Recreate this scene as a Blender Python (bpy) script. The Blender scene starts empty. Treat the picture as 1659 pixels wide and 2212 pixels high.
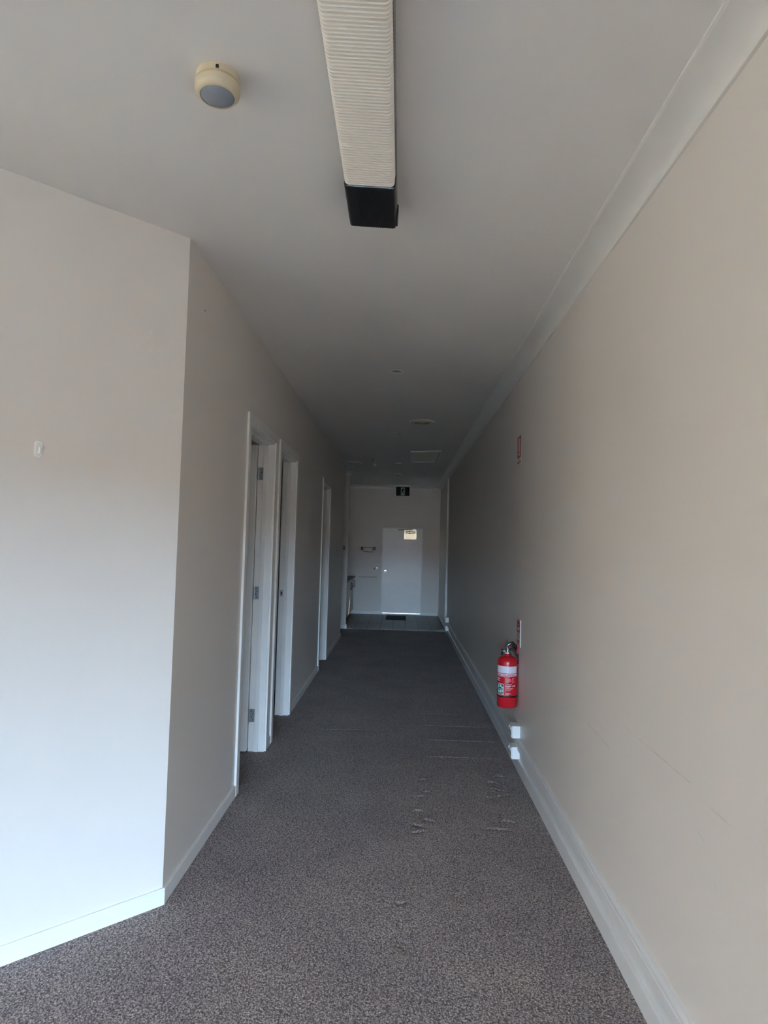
import bpy, math, random
import numpy as np
from mathutils import Matrix, Vector
random.seed(7)
SC = bpy.context.scene
COL = SC.collection
PI = math.pi

# ------------------------------------------------------------------ camera
PITCH, YAW, ROLL = 0.05131264, 0.02794375, 0.02656441
FPX = 1390.0
CAM_H = 1.63
def cam_rows():
    p, y, r = PITCH, YAW, ROLL
    Ry = np.array([[math.cos(y), math.sin(y), 0], [-math.sin(y), math.cos(y), 0], [0, 0, 1]])
    B = np.array([[1, 0, 0], [0, 0, -1], [0, 1, 0.]])
    Rp = np.array([[1, 0, 0], [0, math.cos(p), math.sin(p)], [0, -math.sin(p), math.cos(p)]])
    Rr = np.array([[math.cos(r), -math.sin(r), 0], [math.sin(r), math.cos(r), 0], [0, 0, 1]])
    return Rr @ Rp @ B @ Ry
M_ = cam_rows()
cam_data = bpy.data.cameras.new('camera')
cam = bpy.data.objects.new('camera', cam_data)
COL.objects.link(cam)
mw = Matrix.Identity(4)
for i in range(3):
    mw[i][0] = M_[0][i]; mw[i][1] = -M_[1][i]; mw[i][2] = -M_[2][i]
mw[2][3] = CAM_H
cam.matrix_world = mw
cam_data.sensor_fit = 'HORIZONTAL'
cam_data.sensor_width = 36.0
cam_data.lens = FPX * 36.0 / 1659.0
cam_data.clip_start = 0.02
cam_data.clip_end = 300
SC.camera = cam

# ------------------------------------------------------------------ light and exposure
world = bpy.data.worlds.new('sky')
SC.world = world
world.use_nodes = True
bg = world.node_tree.nodes['Background']
bg.inputs['Color'].default_value = (0.46, 0.70, 1.0, 1)       # even, pale blue daylight sky
bg.inputs['Strength'].default_value = 1.2
sun_d = bpy.data.lights.new('sun', 'SUN')
sun_d.energy = 1.6
sun_d.angle = 0.01
sun_d.color = (1.0, 0.83, 0.62)
sun = bpy.data.objects.new('sun', sun_d)
sun.rotation_euler = Vector((-0.62, -0.55, -0.75)).to_track_quat('-Z', 'Y').to_euler()
COL.objects.link(sun)
SC.view_settings.view_transform = 'Standard'
SC.view_settings.look = 'None'
SC.view_settings.gamma = 1.0
SC.view_settings.use_curve_mapping = False
SC.view_settings.exposure = 7.45
SC.cycles.use_denoising = True
SC.cycles.max_bounces = 16
SC.cycles.diffuse_bounces = 12
SC.cycles.glossy_bounces = 4
SC.cycles.sample_clamp_indirect = 8.0
SC.cycles.caustics_reflective = False
SC.cycles.caustics_refractive = False

# ------------------------------------------------------------------ place sizes (metres)
H = 3.05            # ceiling
XR = 0.91           # right wall
XL = -1.03          # left wall of the corridor
YE = 15.27          # end wall
YF = -14.0           # shop front
XO = -4.6           # outer left wall
WT = 0.115          # partition thickness
YC = 2.94           # where the angled wall starts
YNIB = 12.5
XQ = 5.0            # outer right wall of the front room
YR = -0.2           # where the right corridor wall starts
YPASS = 11.37
HEAD = 2.42         # head of the left openings

# ------------------------------------------------------------------ helpers
class MB:
    def __init__(s): s.v = []; s.f = []; s.m = []
    def add(s, vs, fs, mi=0):
        o = len(s.v); s.v += [tuple(v) for v in vs]
        s.f += [tuple(i + o for i in f) for f in fs]; s.m += [mi] * len(fs); return s
    def box(s, x0, x1, y0, y1, z0, z1, mi=0):
        vs = [(x0, y0, z0), (x1, y0, z0), (x1, y1, z0), (x0, y1, z0), (x0, y0, z1), (x1, y0, z1), (x1, y1, z1), (x0, y1, z1)]
        return s.add(vs, [(0, 3, 2, 1), (4, 5, 6, 7), (0, 1, 5, 4), (1, 2, 6, 5), (2, 3, 7, 6), (3, 0, 4, 7)], mi)
    def prism(s, poly, a, b, fn, mi=0):
        """poly: 2D ring; fn(p, t) -> 3D point, extruded from t=a to t=b"""
        n = len(poly)
        vs = [fn(p, a) for p in poly] + [fn(p, b) for p in poly]
        fs = [tuple(range(n - 1, -1, -1)), tuple(range(n, 2 * n))]
        fs += [(i, (i + 1) % n, n + (i + 1) % n, n + i) for i in range(n)]
        return s.add(vs, fs, mi)
    def lathe(s, prof, n=32, c=(0, 0, 0), mi=0, axis='z', caps=True, a0=0, a1=2 * PI):
        """prof: list of (r, h)"""
        full = abs(a1 - a0 - 2 * PI) < 1e-6
        k = n if full else n + 1
        vs = []
        for r, h in prof:
            for i in range(k):
                t = a0 + (a1 - a0) * i / n
                p = (r * math.cos(t), r * math.sin(t), h)
                if axis == 'y': p = (p[0], h, p[1])
                if axis == 'x': p = (h, p[0], p[1])
                vs.append((p[0] + c[0], p[1] + c[1], p[2] + c[2]))
        fs = []
        for j in range(len(prof) - 1):
            for i in range(n):
                q = (i + 1) % k
                fs.append((j * k + i, j * k + q, (j + 1) * k + q, (j + 1) * k + i))
        if caps and full:
            fs.append(tuple(range(k - 1, -1, -1)))
            fs.append(tuple((len(prof) - 1) * k + i for i in range(k)))
        return s.add(vs, fs, mi)
    def tube(s, pts, r, n=10, mi=0):
        pts = [Vector(p) for p in pts]
        rr = r if isinstance(r, (list, tuple)) else [r] * len(pts)
        vs = []; up = None
        for i, p in enumerate(pts):
            d = (pts[min(i + 1, len(pts) - 1)] - pts[max(i - 1, 0)]).normalized()
            if up is None:
                up = Vector((0, 0, 1)) if abs(d.z) < .9 else Vector((1, 0, 0))
            a = d.cross(up).normalized(); b = a.cross(d).normalized(); up = b
            for k in range(n):
                t = 2 * PI * k / n
                vs.append(p + a * rr[i] * math.cos(t) + b * rr[i] * math.sin(t))
        fs = []
        for i in range(len(pts) - 1):
            for k in range(n):
                q = (k + 1) % n
                fs.append((i * n + k, i * n + q, (i + 1) * n + q, (i + 1) * n + k))
        fs += [tuple(range(n - 1, -1, -1)), tuple((len(pts) - 1) * n + k for k in range(n))]
        return s.add(vs, fs, mi)
    def build(s, name, mat, parent=None, smooth=False, bevel=0, seg=2, origin=None, matrix=None):
        me = bpy.data.meshes.new(name)
        vs = s.v
        if origin is not None:
            vs = [(v[0] - origin[0], v[1] - origin[1], v[2] - origin[2]) for v in vs]
        me.from_pydata(vs, [], s.f)
        mats = mat if isinstance(mat, (list, tuple)) else [mat]
        for m in mats: me.materials.append(m)
        if len(mats) > 1: me.polygons.foreach_set('material_index', s.m)
        import bmesh
        bm = bmesh.new(); bm.from_mesh(me)
        bmesh.ops.recalc_face_normals(bm, faces=bm.faces)
        bm.to_mesh(me); bm.free()
        if smooth:
            me.shade_smooth(); me.set_sharp_from_angle(angle=math.radians(40))
        o = bpy.data.objects.new(name, me)
        COL.objects.link(o)
        if parent is not None: o.parent = parent
        if origin is not None: o.location = origin
        if bevel:
            b = o.modifiers.new('bevel', 'BEVEL'); b.width = bevel; b.segments = seg; b.limit_method = 'ANGLE'; b.angle_limit = math.radians(40)
        return o

def tag(o, label, cat, group=None):
    o['label'] = label; o['category'] = cat
    if group: o['group'] = group
    return o
def thing(name, label, cat, loc=(0, 0, 0), rot=(0, 0, 0), group=None):
    o = bpy.data.objects.new(name, None)
    o.empty_display_size = 0.05
    COL.objects.link(o); o.location = loc; o.rotation_euler = rot
    return tag(o, label, cat, group)
def struct(o, label=None, cat=None):
    o['kind'] = 'structure'
    if label: o['label'] = label
    if cat: o['category'] = cat
    return o
def sroot(name, label, cat, loc=(0, 0, 0)):
    o = bpy.data.objects.new(name, None); o.empty_display_size = .05
    COL.objects.link(o); o.location = loc
    return struct(o, label, cat)

# ------------------------------------------------------------------ materials
def srgb(r, g, b):
    f = lambda c: (c / 255 / 12.92) if c / 255 <= .04045 else ((c / 255 + .055) / 1.055) ** 2.4
    return (f(r), f(g), f(b), 1)
def mat(name, col, rough=.5, metal=0., bump=0., bscale=200., var=0., vscale=3., spec=.5):
    m = bpy.data.materials.new(name); m.use_nodes = True
    nt = m.node_tree; bs = nt.nodes['Principled BSDF']
    bs.inputs['Base Color'].default_value = col
    bs.inputs['Roughness'].default_value = rough
    bs.inputs['Metallic'].default_value = metal
    bs.inputs['Specular IOR Level'].default_value = spec
    tc = nt.nodes.new('ShaderNodeTexCoord')
    if var:
        n = nt.nodes.new('ShaderNodeTexNoise'); n.inputs['Scale'].default_value = vscale; n.inputs['Detail'].default_value = 4
        nt.links.new(tc.outputs['Object'], n.inputs['Vector'])
        cr = nt.nodes.new('ShaderNodeValToRGB')
        cr.color_ramp.elements[0].position = .3; cr.color_ramp.elements[1].position = .7
        cr.color_ramp.elements[0].color = tuple(c * (1 - var) for c in col[:3]) + (1,)
        cr.color_ramp.elements[1].color = tuple(min(1, c * (1 + var)) for c in col[:3]) + (1,)
        nt.links.new(n.outputs['Fac'], cr.inputs['Fac'])
        nt.links.new(cr.outputs['Color'], bs.inputs['Base Color'])
    if bump:
        n2 = nt.nodes.new('ShaderNodeTexNoise'); n2.inputs['Scale'].default_value = bscale; n2.inputs['Detail'].default_value = 2
        nt.links.new(tc.outputs['Object'], n2.inputs['Vector'])
        b = nt.nodes.new('ShaderNodeBump'); b.inputs['Strength'].default_value = bump; b.inputs['Distance'].default_value = .002
        nt.links.new(n2.outputs['Fac'], b.inputs['Height'])
        nt.links.new(b.outputs['Normal'], bs.inputs['Normal'])
    return m

WALLC = (0.78, 0.735, 0.685, 1)
M_wall = mat('wall_paint', WALLC, .42, bump=.12, bscale=160, var=.015, vscale=1.3)
M_ceil = mat('ceiling_paint', (0.85, 0.835, 0.81, 1), .6, bump=.08, bscale=140, var=.012, vscale=1.0)
M_trim = mat('gloss_trim_paint', (0.84, 0.83, 0.80, 1), .3, bump=.04, bscale=90, var=.02, vscale=5)
M_duct = mat('skirting_duct_paint', (0.76, 0.77, 0.77, 1), .35, var=.03, vscale=4)
M_white = mat('white_plastic', (0.86, 0.86, 0.85, 1), .3, var=.01, vscale=20)
M_cream = mat('aged_cream_plastic', (0.66, 0.565, 0.40, 1), .4, var=.03, vscale=15)
M_diff = mat('ribbed_diffuser_plastic', (0.88, 0.85, 0.78, 1), .28, var=.02, vscale=6)
M_black = mat('black_plastic', (0.012, 0.011, 0.013, 1), .35, var=.05, vscale=30)
M_dark = mat('dark_metal', (0.05, 0.045, 0.04, 1), .4, .6, var=.1, vscale=30)
M_steel = mat('zinc_steel', (0.42, 0.43, 0.45, 1), .35, .9, var=.08, vscale=60)
M_chrome = mat('dark_chrome', (0.45, 0.45, 0.46, 1), .18, 1., var=.05, vscale=50)
M_chrome2 = mat('gunmetal', (0.16, 0.16, 0.17, 1), .25, .9, var=.1, vscale=60)
M_lens = mat('grey_sensor_lens', (0.30, 0.33, 0.38, 1), .12, var=.03, vscale=40)
M_red = mat('red_enamel', (0.62, 0.012, 0.022, 1), .25, var=.03, vscale=25)
M_redprint = mat('red_print', (0.45, 0.02, 0.03, 1), .5, var=.04, vscale=40)
M_lilac = mat('white_band_blue_lit', (0.80, 0.78, 0.88, 1), .35, var=.01, vscale=30)  # white band; the lilac cast of blue daylight is put into its colour
M_pink = mat('pale_label_strip', (0.85, 0.68, 0.74, 1), .4, var=.02, vscale=60)
M_ltext = mat('label_text_print', (0.85, 0.55, 0.58, 1), .5, var=.05, vscale=300)
M_green = mat('green_label_print', (0.015, 0.12, 0.10, 1), .5, var=.05, vscale=60)
M_mint = mat('pictogram_print', (0.62, 0.80, 0.78, 1), .5, var=.03, vscale=60)
M_signw = mat('sign_white', (0.72, 0.66, 0.62, 1), .5, var=.03, vscale=30)
M_brown = mat('faded_text_print', (0.34, 0.24, 0.22, 1), .6, var=.05, vscale=60)
M_hook = mat('satin_hook_plastic', (0.88, 0.88, 0.86, 1), .4, var=.02, vscale=60)
M_exit = mat('exit_panel_print', (0.004, 0.016, 0.012, 1), .6, var=.05, vscale=40, spec=.15)
M_exitw = mat('exit_pictogram_print', (0.42, 0.50, 0.46, 1), .4, var=.03, vscale=40)
M_mat = mat('doormat_fibre', (0.02, 0.016, 0.016, 1), .95, bump=.8, bscale=300, var=.2, vscale=120)
M_bench = mat('dark_laminate', (0.025, 0.022, 0.02, 1), .3, var=.15, vscale=60)
M_cab = mat('cabinet_laminate', (0.55, 0.52, 0.48, 1), .35, var=.02, vscale=8)
M_tile = mat('slate_grey_tile', (0.075, 0.082, 0.083, 1), .38, bump=.1, bscale=60, var=.12, vscale=6)
M_grout = mat('tile_grout', (0.035, 0.035, 0.035, 1), .9, var=.1, vscale=40)
M_brass = mat('bright_handle_metal', (0.80, 0.74, 0.62, 1), .22, .8, var=.03, vscale=40)
M_ground = mat('asphalt_paving', (0.05, 0.043, 0.035, 1), .9, var=.12, vscale=.6)
M_pave = mat('warm_bounce_render', (0.55, 0.48, 0.38, 1), .9, var=.06, vscale=.5)  # pale and warm so it bounces sunlight through the side window
M_brick = mat('warm_brick_facade', (0.09, 0.055, 0.035, 1), .9, var=.15, vscale=.8)
M_alu = mat('aluminium_frame', (0.30, 0.30, 0.31, 1), .4, .7, var=.04, vscale=8)
M_hole = mat('screw_hole', (0.02, 0.018, 0.015, 1), .9, var=.1, vscale=90)

def right_wall_mat():
    m = mat('wall_paint_scuffed', WALLC, .42, bump=.12, bscale=160, var=.015, vscale=1.3)
    nt = m.node_tree; bs = nt.nodes['Principled BSDF']
    tc = [n for n in nt.nodes if n.type == 'TEX_COORD'][0]
    src = bs.inputs['Base Color'].links[0].from_socket
    sep = nt.nodes.new('ShaderNodeSeparateXYZ'); nt.links.new(tc.outputs['Object'], sep.inputs[0])
    wob = nt.nodes.new('ShaderNodeTexNoise'); wob.inputs['Scale'].default_value = 14; wob.inputs['Detail'].default_value = 6
    nt.links.new(tc.outputs['Object'], wob.inputs['Vector'])
    def mth(op, a, b=None, c=None):
        n = nt.nodes.new('ShaderNodeMath'); n.operation = op
        for i, q in enumerate((a, b, c)):
            if q is None: continue
            if isinstance(q, (int, float)): n.inputs[i].default_value = q
            else: nt.links.new(q, n.inputs[i])
        return n.outputs[0]
    y = sep.outputs['Y']; z = sep.outputs['Z']
    total = None
    # rubbed dark marks where furniture touched the paint: y0, z0, y1, z1, half width, strength
    marks = [(2.36, .927, 2.05, .922, .0035, .55), (2.68, .931, 2.36, .926, .003, .28), (3.14, .808, 2.83, .792, .012, .16),
             (3.05, .86, 2.90, .84, .008, .12), (1.92, .899, 1.81, .896, .006, .42), (2.0, .80, 1.96, .785, .004, .25),
             (2.62, .99, 2.50, .975, .004, .12), (1.90, .70, 1.885, .69, .004, .3), (2.25, .60, 2.235, .59, .004, .25), (2.16, .655, 2.15, .65, .004, .3)]
    for (y0, z0, y1, z1, w, st) in marks:
        dy, dz = y1 - y0, z1 - z0; L2 = dy * dy + dz * dz
        py = mth('SUBTRACT', y, y0); pz = mth('SUBTRACT', z, z0)
        t = mth('DIVIDE', mth('ADD', mth('MULTIPLY', py, dy), mth('MULTIPLY', pz, dz)), L2)
        t = mth('MINIMUM', mth('MAXIMUM', t, 0.0), 1.0)
        ex = mth('SUBTRACT', py, mth('MULTIPLY', t, dy)); ez = mth('SUBTRACT', pz, mth('MULTIPLY', t, dz))
        d = mth('SQRT', mth('ADD', mth('MULTIPLY', ex, ex), mth('MULTIPLY', ez, ez)))
        k = mth('MAXIMUM', mth('SUBTRACT', 1.0, mth('DIVIDE', d, w)), 0.0)
        k = mth('MULTIPLY', k, st)
        total = k if total is None else mth('ADD', total, k)
    br = mth('MULTIPLY', mth('MAXIMUM', mth('SUBTRACT', wob.outputs['Fac'], .3), 0.0), 1.9)
    total = mth('MINIMUM', mth('MULTIPLY', total, br), .8)
    mx = nt.nodes.new('ShaderNodeMixRGB'); mx.inputs['Color2'].default_value = (.12, .115, .11, 1)
    nt.links.new(total, mx.inputs['Fac']); nt.links.new(src, mx.inputs['Color1'])
    nt.links.new(mx.outputs['Color'], bs.inputs['Base Color'])
    return m
M_wallR = right_wall_mat()

def carpet_mat():
    m = bpy.data.materials.new('loop_pile_carpet'); m.use_nodes = True
    nt = m.node_tree; bs = nt.nodes['Principled BSDF']
    bs.inputs['Roughness'].default_value = .95; bs.inputs['Specular IOR Level'].default_value = .15
    bs.inputs['Sheen Weight'].default_value = .12
    tc = nt.nodes.new('ShaderNodeTexCoord')
    mp = nt.nodes.new('ShaderNodeMapping'); mp.inputs['Scale'].default_value = (1.0, 0.8, 1)
    mp.inputs['Rotation'].default_value = (0, 0, .5)
    nt.links.new(tc.outputs['Object'], mp.inputs['Vector'])
    vo = nt.nodes.new('ShaderNodeTexVoronoi'); vo.inputs['Scale'].default_value = 165; vo.feature = 'F1'
    nt.links.new(mp.outputs['Vector'], vo.inputs['Vector'])
    n1 = nt.nodes.new('ShaderNodeTexNoise'); n1.inputs['Scale'].default_value = 110; n1.inputs['Detail'].default_value = 4
    nt.links.new(tc.outputs['Object'], n1.inputs['Vector'])
    n2 = nt.nodes.new('ShaderNodeTexNoise'); n2.inputs['Scale'].default_value = 2.2; n2.inputs['Detail'].default_value = 5
    nt.links.new(tc.outputs['Object'], n2.inputs['Vector'])
    cr = nt.nodes.new('ShaderNodeValToRGB'); e = cr.color_ramp.elements
    e[0].position = .0; e[0].color = (.64, .57, .55, 1)
    e[1].position = .75; e[1].color = (.17, .147, .150, 1)
    nt.links.new(vo.outputs['Distance'], cr.inputs['Fac'])
    cr2 = nt.nodes.new('ShaderNodeValToRGB'); e = cr2.color_ramp.elements
    e[0].position = .36; e[0].color = (.45, .42, .45, 1); e[1].position = .66; e[1].color = (1.35, 1.32, 1.25, 1)
    nt.links.new(n1.outputs['Fac'], cr2.inputs['Fac'])
    mu = nt.nodes.new('ShaderNodeMixRGB'); mu.blend_type = 'MULTIPLY'; mu.inputs['Fac'].default_value = 1
    nt.links.new(cr.outputs['Color'], mu.inputs['Color1']); nt.links.new(cr2.outputs['Color'], mu.inputs['Color2'])
    cr3 = nt.nodes.new('ShaderNodeValToRGB'); e = cr3.color_ramp.elements
    e[0].position = .3; e[0].color = (.86, .85, .88, 1); e[1].position = .7; e[1].color = (1.1, 1.08, 1.04, 1)
    nt.links.new(n2.outputs['Fac'], cr3.inputs['Fac'])
    mu2 = nt.nodes.new('ShaderNodeMixRGB'); mu2.blend_type = 'MULTIPLY'; mu2.inputs['Fac'].default_value = 1
    nt.links.new(mu.outputs['Color'], mu2.inputs['Color1']); nt.links.new(cr3.outputs['Color'], mu2.inputs['Color2'])
    nt.links.new(mu2.outputs['Color'], bs.inputs['Base Color'])
    ad = nt.nodes.new('ShaderNodeMath'); ad.operation = 'SUBTRACT'
    nt.links.new(n1.outputs['Fac'], ad.inputs[0]); nt.links.new(vo.outputs['Distance'], ad.inputs[1])
    bp = nt.nodes.new('ShaderNodeBump'); bp.inputs['Strength'].default_value = .7; bp.inputs['Distance'].default_value = .004
    nt.links.new(ad.outputs[0], bp.inputs['Height']); nt.links.new(bp.outputs['Normal'], bs.inputs['Normal'])
    return m
M_carpet = carpet_mat()

def glass_mat(name, tint, gloss=.06, diffuse=None):
    m = bpy.data.materials.new(name); m.use_nodes = True
    nt = m.node_tree; nt.nodes.clear()
    out = nt.nodes.new('ShaderNodeOutputMaterial')
    tr = nt.nodes.new('ShaderNodeBsdfTransparent'); tr.inputs['Color'].default_value = tint
    gl = nt.nodes.new('ShaderNodeBsdfGlossy'); gl.inputs['Roughness'].default_value = .03
    mx = nt.nodes.new('ShaderNodeMixShader'); mx.inputs['Fac'].default_value = gloss
    nt.links.new(tr.outputs[0], mx.inputs[1]); nt.links.new(gl.outputs[0], mx.inputs[2])
    nt.links.new(mx.outputs[0], out.inputs['Surface'])
    return m
M_glass = glass_mat('clear_glass', (.95, .97, .96, 1), .05)
M_grey = glass_mat('dimming_glass_dark', (.33, .33, .33, 1), .05)  # made-up tint: dims an unseen outer bay that overlights the near walls
M_greyl = glass_mat('dimming_glass_light', (.72, .72, .72, 1), .05)  # weaker made-up tint, dims the unseen right-hand bays
M_bronze = glass_mat('side_dimming_glass', (.088, .074, .060, 1), .05)  # made-up tint that dims and warms daylight from the side window
M_film = glass_mat('tinted_glass', (.30, .27, .21, 1), .05)

# ------------------------------------------------------------------ room shell
def wall_poly(name, footprint, z0, z1, m, origin=None):
    b = MB(); b.prism(footprint, z0, z1, lambda p, t: (p[0], p[1], t))
    return b.build(name, m)

# carpet: a grid fine enough to carry the furniture dents, coarse elsewhere
def carpet():
    xs = np.linspace(XL, XR, 131); ys = [1.9]
    seams = [5.09, 5.525, 5.955, 6.375, 6.81, 7.24]
    while ys[-1] < 7.6 - 1e-6:
        y = ys[-1]
        st = .012
        if 3.6 < y < 4.8 or 2.68 < y < 2.76 or 2.98 < y < 3.06 or 3.4 < y < 3.52: st = .004
        if any(-.035 < y - q < .05 for q in seams) or 5.69 < y < 5.82: st = .0025
        ys.append(min(7.6, y + st))
    ys = np.array(ys)
    X, Y = np.meshgrid(xs, ys)
    Z = np.zeros_like(X)
    rnd = np.random.RandomState(3)
    # straight grooves pressed by shelving
    for k, (yy, s) in enumerate(((5.09, 1.), (5.525, 1.), (5.955, .9), (6.375, .8), (6.81, .5), (7.24, .4))):
        yl = yy + .02 * (X - .25)
        on = 1 / (1 + np.exp(-(X - .255) / .02)) * np.clip((.9 - X) / .12, 0.15, 1)
        fade = np.clip(1.25 - 1.1 * (X - .25), .35, 1)
        Z -= .0095 * s * on * fade * np.exp(-((Y - yl) / .005) ** 2)
        Z += .002 * s * on * np.clip(1.6 - 4 * (X - .25), .15, 1) * np.exp(-((Y - yl - .022) / .012) ** 2)
    Z -= .003 * np.exp(-((X - .247) / .012) ** 2) * (1 / (1 + np.exp(-(Y - 5.1) / .03))) * (1 / (1 + np.exp((Y - 6.75) / .05)))
    # carpet seam across the corridor
    ys_ = 5.735 + .045 * (X + .6)
    seam = np.clip((X + 1.0) / .3, 0, 1) * np.clip((.1 - X) / .25, 0, 1)
    Z -= .010 * seam * np.exp(-((Y - ys_) / .005) ** 2)
    # small rucks
    bumps = [(.169, 4.569, .06), (.229, 4.357, .035), (.15, 4.27, .04), (.144, 4.04, .06), (.204, 3.925, .05), (.139, 3.848, .06), (.149, 3.766, .04),
             (.645, 4.578, .05), (.737, 4.708, .05), (.712, 4.359, .05), (.70, 4.45, .06), (.606, 4.288, .04), (.624, 4.045, .05), (.671, 3.938, .05), (.628, 3.822, .07), (.464, 3.76, .04),
             (.044, 3.024, .02), (.04, 2.714, .02), (.328, 3.464, .04), (.24, 4.68, .03), (.30, 3.10, .03), (.55, 3.85, .03)]
    for (bx, by, w) in bumps:
        for j in range(3):
            ox = bx + rnd.uniform(-w, w) * .6; oy = by + rnd.uniform(-.015, .015); ww = w * rnd.uniform(.3, .6) + .006
            yl = oy + .018 * np.sin((X - ox) * 60 + rnd.uniform(0, 6))
            g = np.exp(-((X - ox) / ww) ** 2)
            Z += .0024 * g * np.exp(-((Y - yl - .018) / .011) ** 2) - .0072 * g * np.exp(-((Y - yl) / .008) ** 2)
    edge = np.minimum(np.clip((X - XL) / .06, 0, 1), np.clip((XR - .02 - X) / .05, 0, 1)) * np.clip((Y - 1.9) / .1, 0, 1) * np.clip((7.6 - Y) / .1, 0, 1)
    Z *= edge
    n = len(xs); k = len(ys)
    V = np.stack([X, Y, Z], -1).reshape(-1, 3)
    i = np.arange((k - 1) * n).reshape(k - 1, n)[:, :-1].ravel()
    F = np.stack([i, i + 1, i + n + 1, i + n], -1)
    ex = [(XO - .1, YF - .1, XQ + .1, 1.9), (XO - .1, 1.9, XL, 7.6), (XO - .1, 7.6, XR + .1, 12.55), (XR, 1.9, XR + .1, 7.6)]
    V2, F2 = [], []
    for (a, b, c, d) in ex:
        o = len(V) + len(V2)
        V2 += [(a, b, 0), (c, b, 0), (c, d, 0), (a, d, 0)]; F2.append((o, o + 1, o + 2, o + 3))
    me = bpy.data.meshes.new('floor')
    me.from_pydata(np.vstack([V, np.array(V2)]).tolist(), [], F.tolist() + F2)
    me.materials.append(M_carpet); me.shade_smooth()
    o = bpy.data.objects.new('floor', me); COL.objects.link(o)
    return struct(o, 'worn brown-grey loop pile carpet running down the corridor', 'floor')
carpet()

struct(MB().box(XO, XQ, YF, -4.0, .0, .006).build('floor_light_damper', M_bench), 'added dark floor soaking up light inside the shop front', 'floor')  # unseen dark floor, added to cut light bounced down the corridor
# tiled area at the far end, each tile its own piece on a grout bed
tf = MB().box(XO - .1, XR + .1, 12.55, YE + .1, -.05, -.004).build('floor_tiled', M_grout)
struct(tf, 'dark slate grey tiled floor in front of the far door', 'floor')
tp = .2525
tile_me = None
for r in range(11):
    for c in range(11):
        x0 = -.126 + (c - 6) * tp; y0 = 12.553 + r * tp
        w = min(tp, XR - x0); d = min(tp, YE - y0)
        if w < .03 or d < .03: continue
        if tile_me is None or w < tp or d < tp:
            b = MB().box(.003, w - .003, .003, d - .003, -.012, 0)
            t = b.build('tile', M_tile, tf, bevel=.0012, seg=1)
            if w == tp and d == tp: tile_me = t.data
        else:
            t = bpy.data.objects.new('tile', tile_me); COL.objects.link(t); t.parent = tf
            bv = t.modifiers.new('bevel', 'BEVEL'); bv.width = .0012; bv.segments = 1
        t.location = (x0, y0, random.uniform(-.0006, .0004))

struct(MB().box(XO - .15, XQ + .15, YF - .15, YE + .15, H, H + .15).build('ceiling', M_ceil), 'plain pale grey ceiling of the corridor', 'ceiling')
struct(MB().box(XR, XR + .15, YR, YE + .15, -.05, H).build('wall_right', M_wallR), 'long scuffed beige wall on the right', 'wall')
SW0, SW1, SWT = -1.8, 0.6, 2.5
struct(MB().box(XO - .15, XO, YF - .15, SW0, -.05, H).box(XO - .15, XO, SW1, YE + .15, -.05, H).box(XO - .15, XO, SW0, SW1, SWT, H).box(XO - .15, XO, SW0, SW1, -.05, .1).build('wall_outer', M_wall), 'outer side wall of the building with a shop window', 'wall')
w2 = sroot('window_2', 'side shop window out of view on the left', 'window', (XO - .08, 0, 0))
for k in range(4):
    y = SW0 + (SW1 - SW0) * k / 3
    MB().box(-.03, .03, y - .025, y + .025, .1, SWT).build('mullion', M_alu, w2)
for k in range(3):
    y0 = SW0 + (SW1 - SW0) * k / 3 + .02; y1 = SW0 + (SW1 - SW0) * (k + 1) / 3 - .02
    MB().add([(0, y0, .1), (0, y1, .1), (0, y1, SWT), (0, y0, SWT)], [(0, 1, 2, 3)]).build('pane', M_bronze, w2)
pd = bpy.data.lights.new('sky_portal_side', 'AREA'); pd.shape = 'RECTANGLE'; pd.size = SWT - .1; pd.size_y = SW1 - SW0
pd.cycles.is_portal = True
po = bpy.data.objects.new('sky_portal_side', pd); COL.objects.link(po)
po.location = (XO - .2, (SW0 + SW1) / 2, (SWT + .1) / 2); po.rotation_euler = (0, -PI / 2, 0)
struct(MB().box(-60, XO - .15, YF - .15, 30, -.12, -.02).build('ground_side_bounce', M_pave), 'side paving made pale to bounce warm sunlight indoors', 'ground')  # unseen paving, paled to throw warm light in at the side
struct(MB().box(-22, -16, -40, 30, -.1, 9).build('building_side_bounce', M_pave), 'added pale building blocking side sky and bouncing warm sunlight', 'building')  # unseen block, added to hide side sky and reflect warm sun

struct(MB().box(XR + .15, XQ, YR, YR + .15, -.05, H).box(XQ, XQ + .15, YF - .15, YR + .15, -.05, H).build('wall_right_front', M_wall), 'walls of the front room beyond the right corridor wall', 'wall')
# left corridor wall with three openings
OPEN = [(4.235, 5.085), (5.335, 6.155), (8.315, 9.115)]
wl = MB()
prev = YC
segs = []
for a, b in OPEN + [(YPASS, None)]:
    segs.append((prev, a)); prev = b
for k, (a, b) in enumerate(segs):
    if k == 0:
        wl.prism([(XL, a), (XL, b), (XL - WT, b), (XL - WT, a - WT * .4)], 0, H, lambda p, t: (p[0], p[1], t))
    else:
        wl.box(XL - WT, XL, a, b, 0, H)
for a, b in OPEN: wl.box(XL - WT, XL, a, b, HEAD, H)
struct(wl.build('wall_left', M_wall), 'beige left corridor wall with three door openings', 'wall')
# angled wall at 45 degrees and its return
AX, AY = -2.43, 1.54
s2 = math.sqrt(.5)
struct(wall_poly('wall_angled', [(XL, YC), (AX, AY), (AX - .05, AY + .115), (XL - WT, YC - WT * .4)], 0, H, M_wall), 'angled beige wall turning off at the left', 'wall')
struct(MB().box(XO, AX, AY, AY + .115, 0, H).build('wall_return', M_wall), 'wall closing the front room on its far side', 'wall')
# partitions of the side rooms and the passage
pw = MB()
for y in (5.16, 7.2, YPASS - .09): pw.box(XO, XL - WT, y, y + .09, 0, H)
pw.box(-3.7, -3.6, AY + .115, YPASS, 0, H)
struct(pw.build('wall_partition', M_wall), 'partition walls between the side rooms', 'wall')
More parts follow.
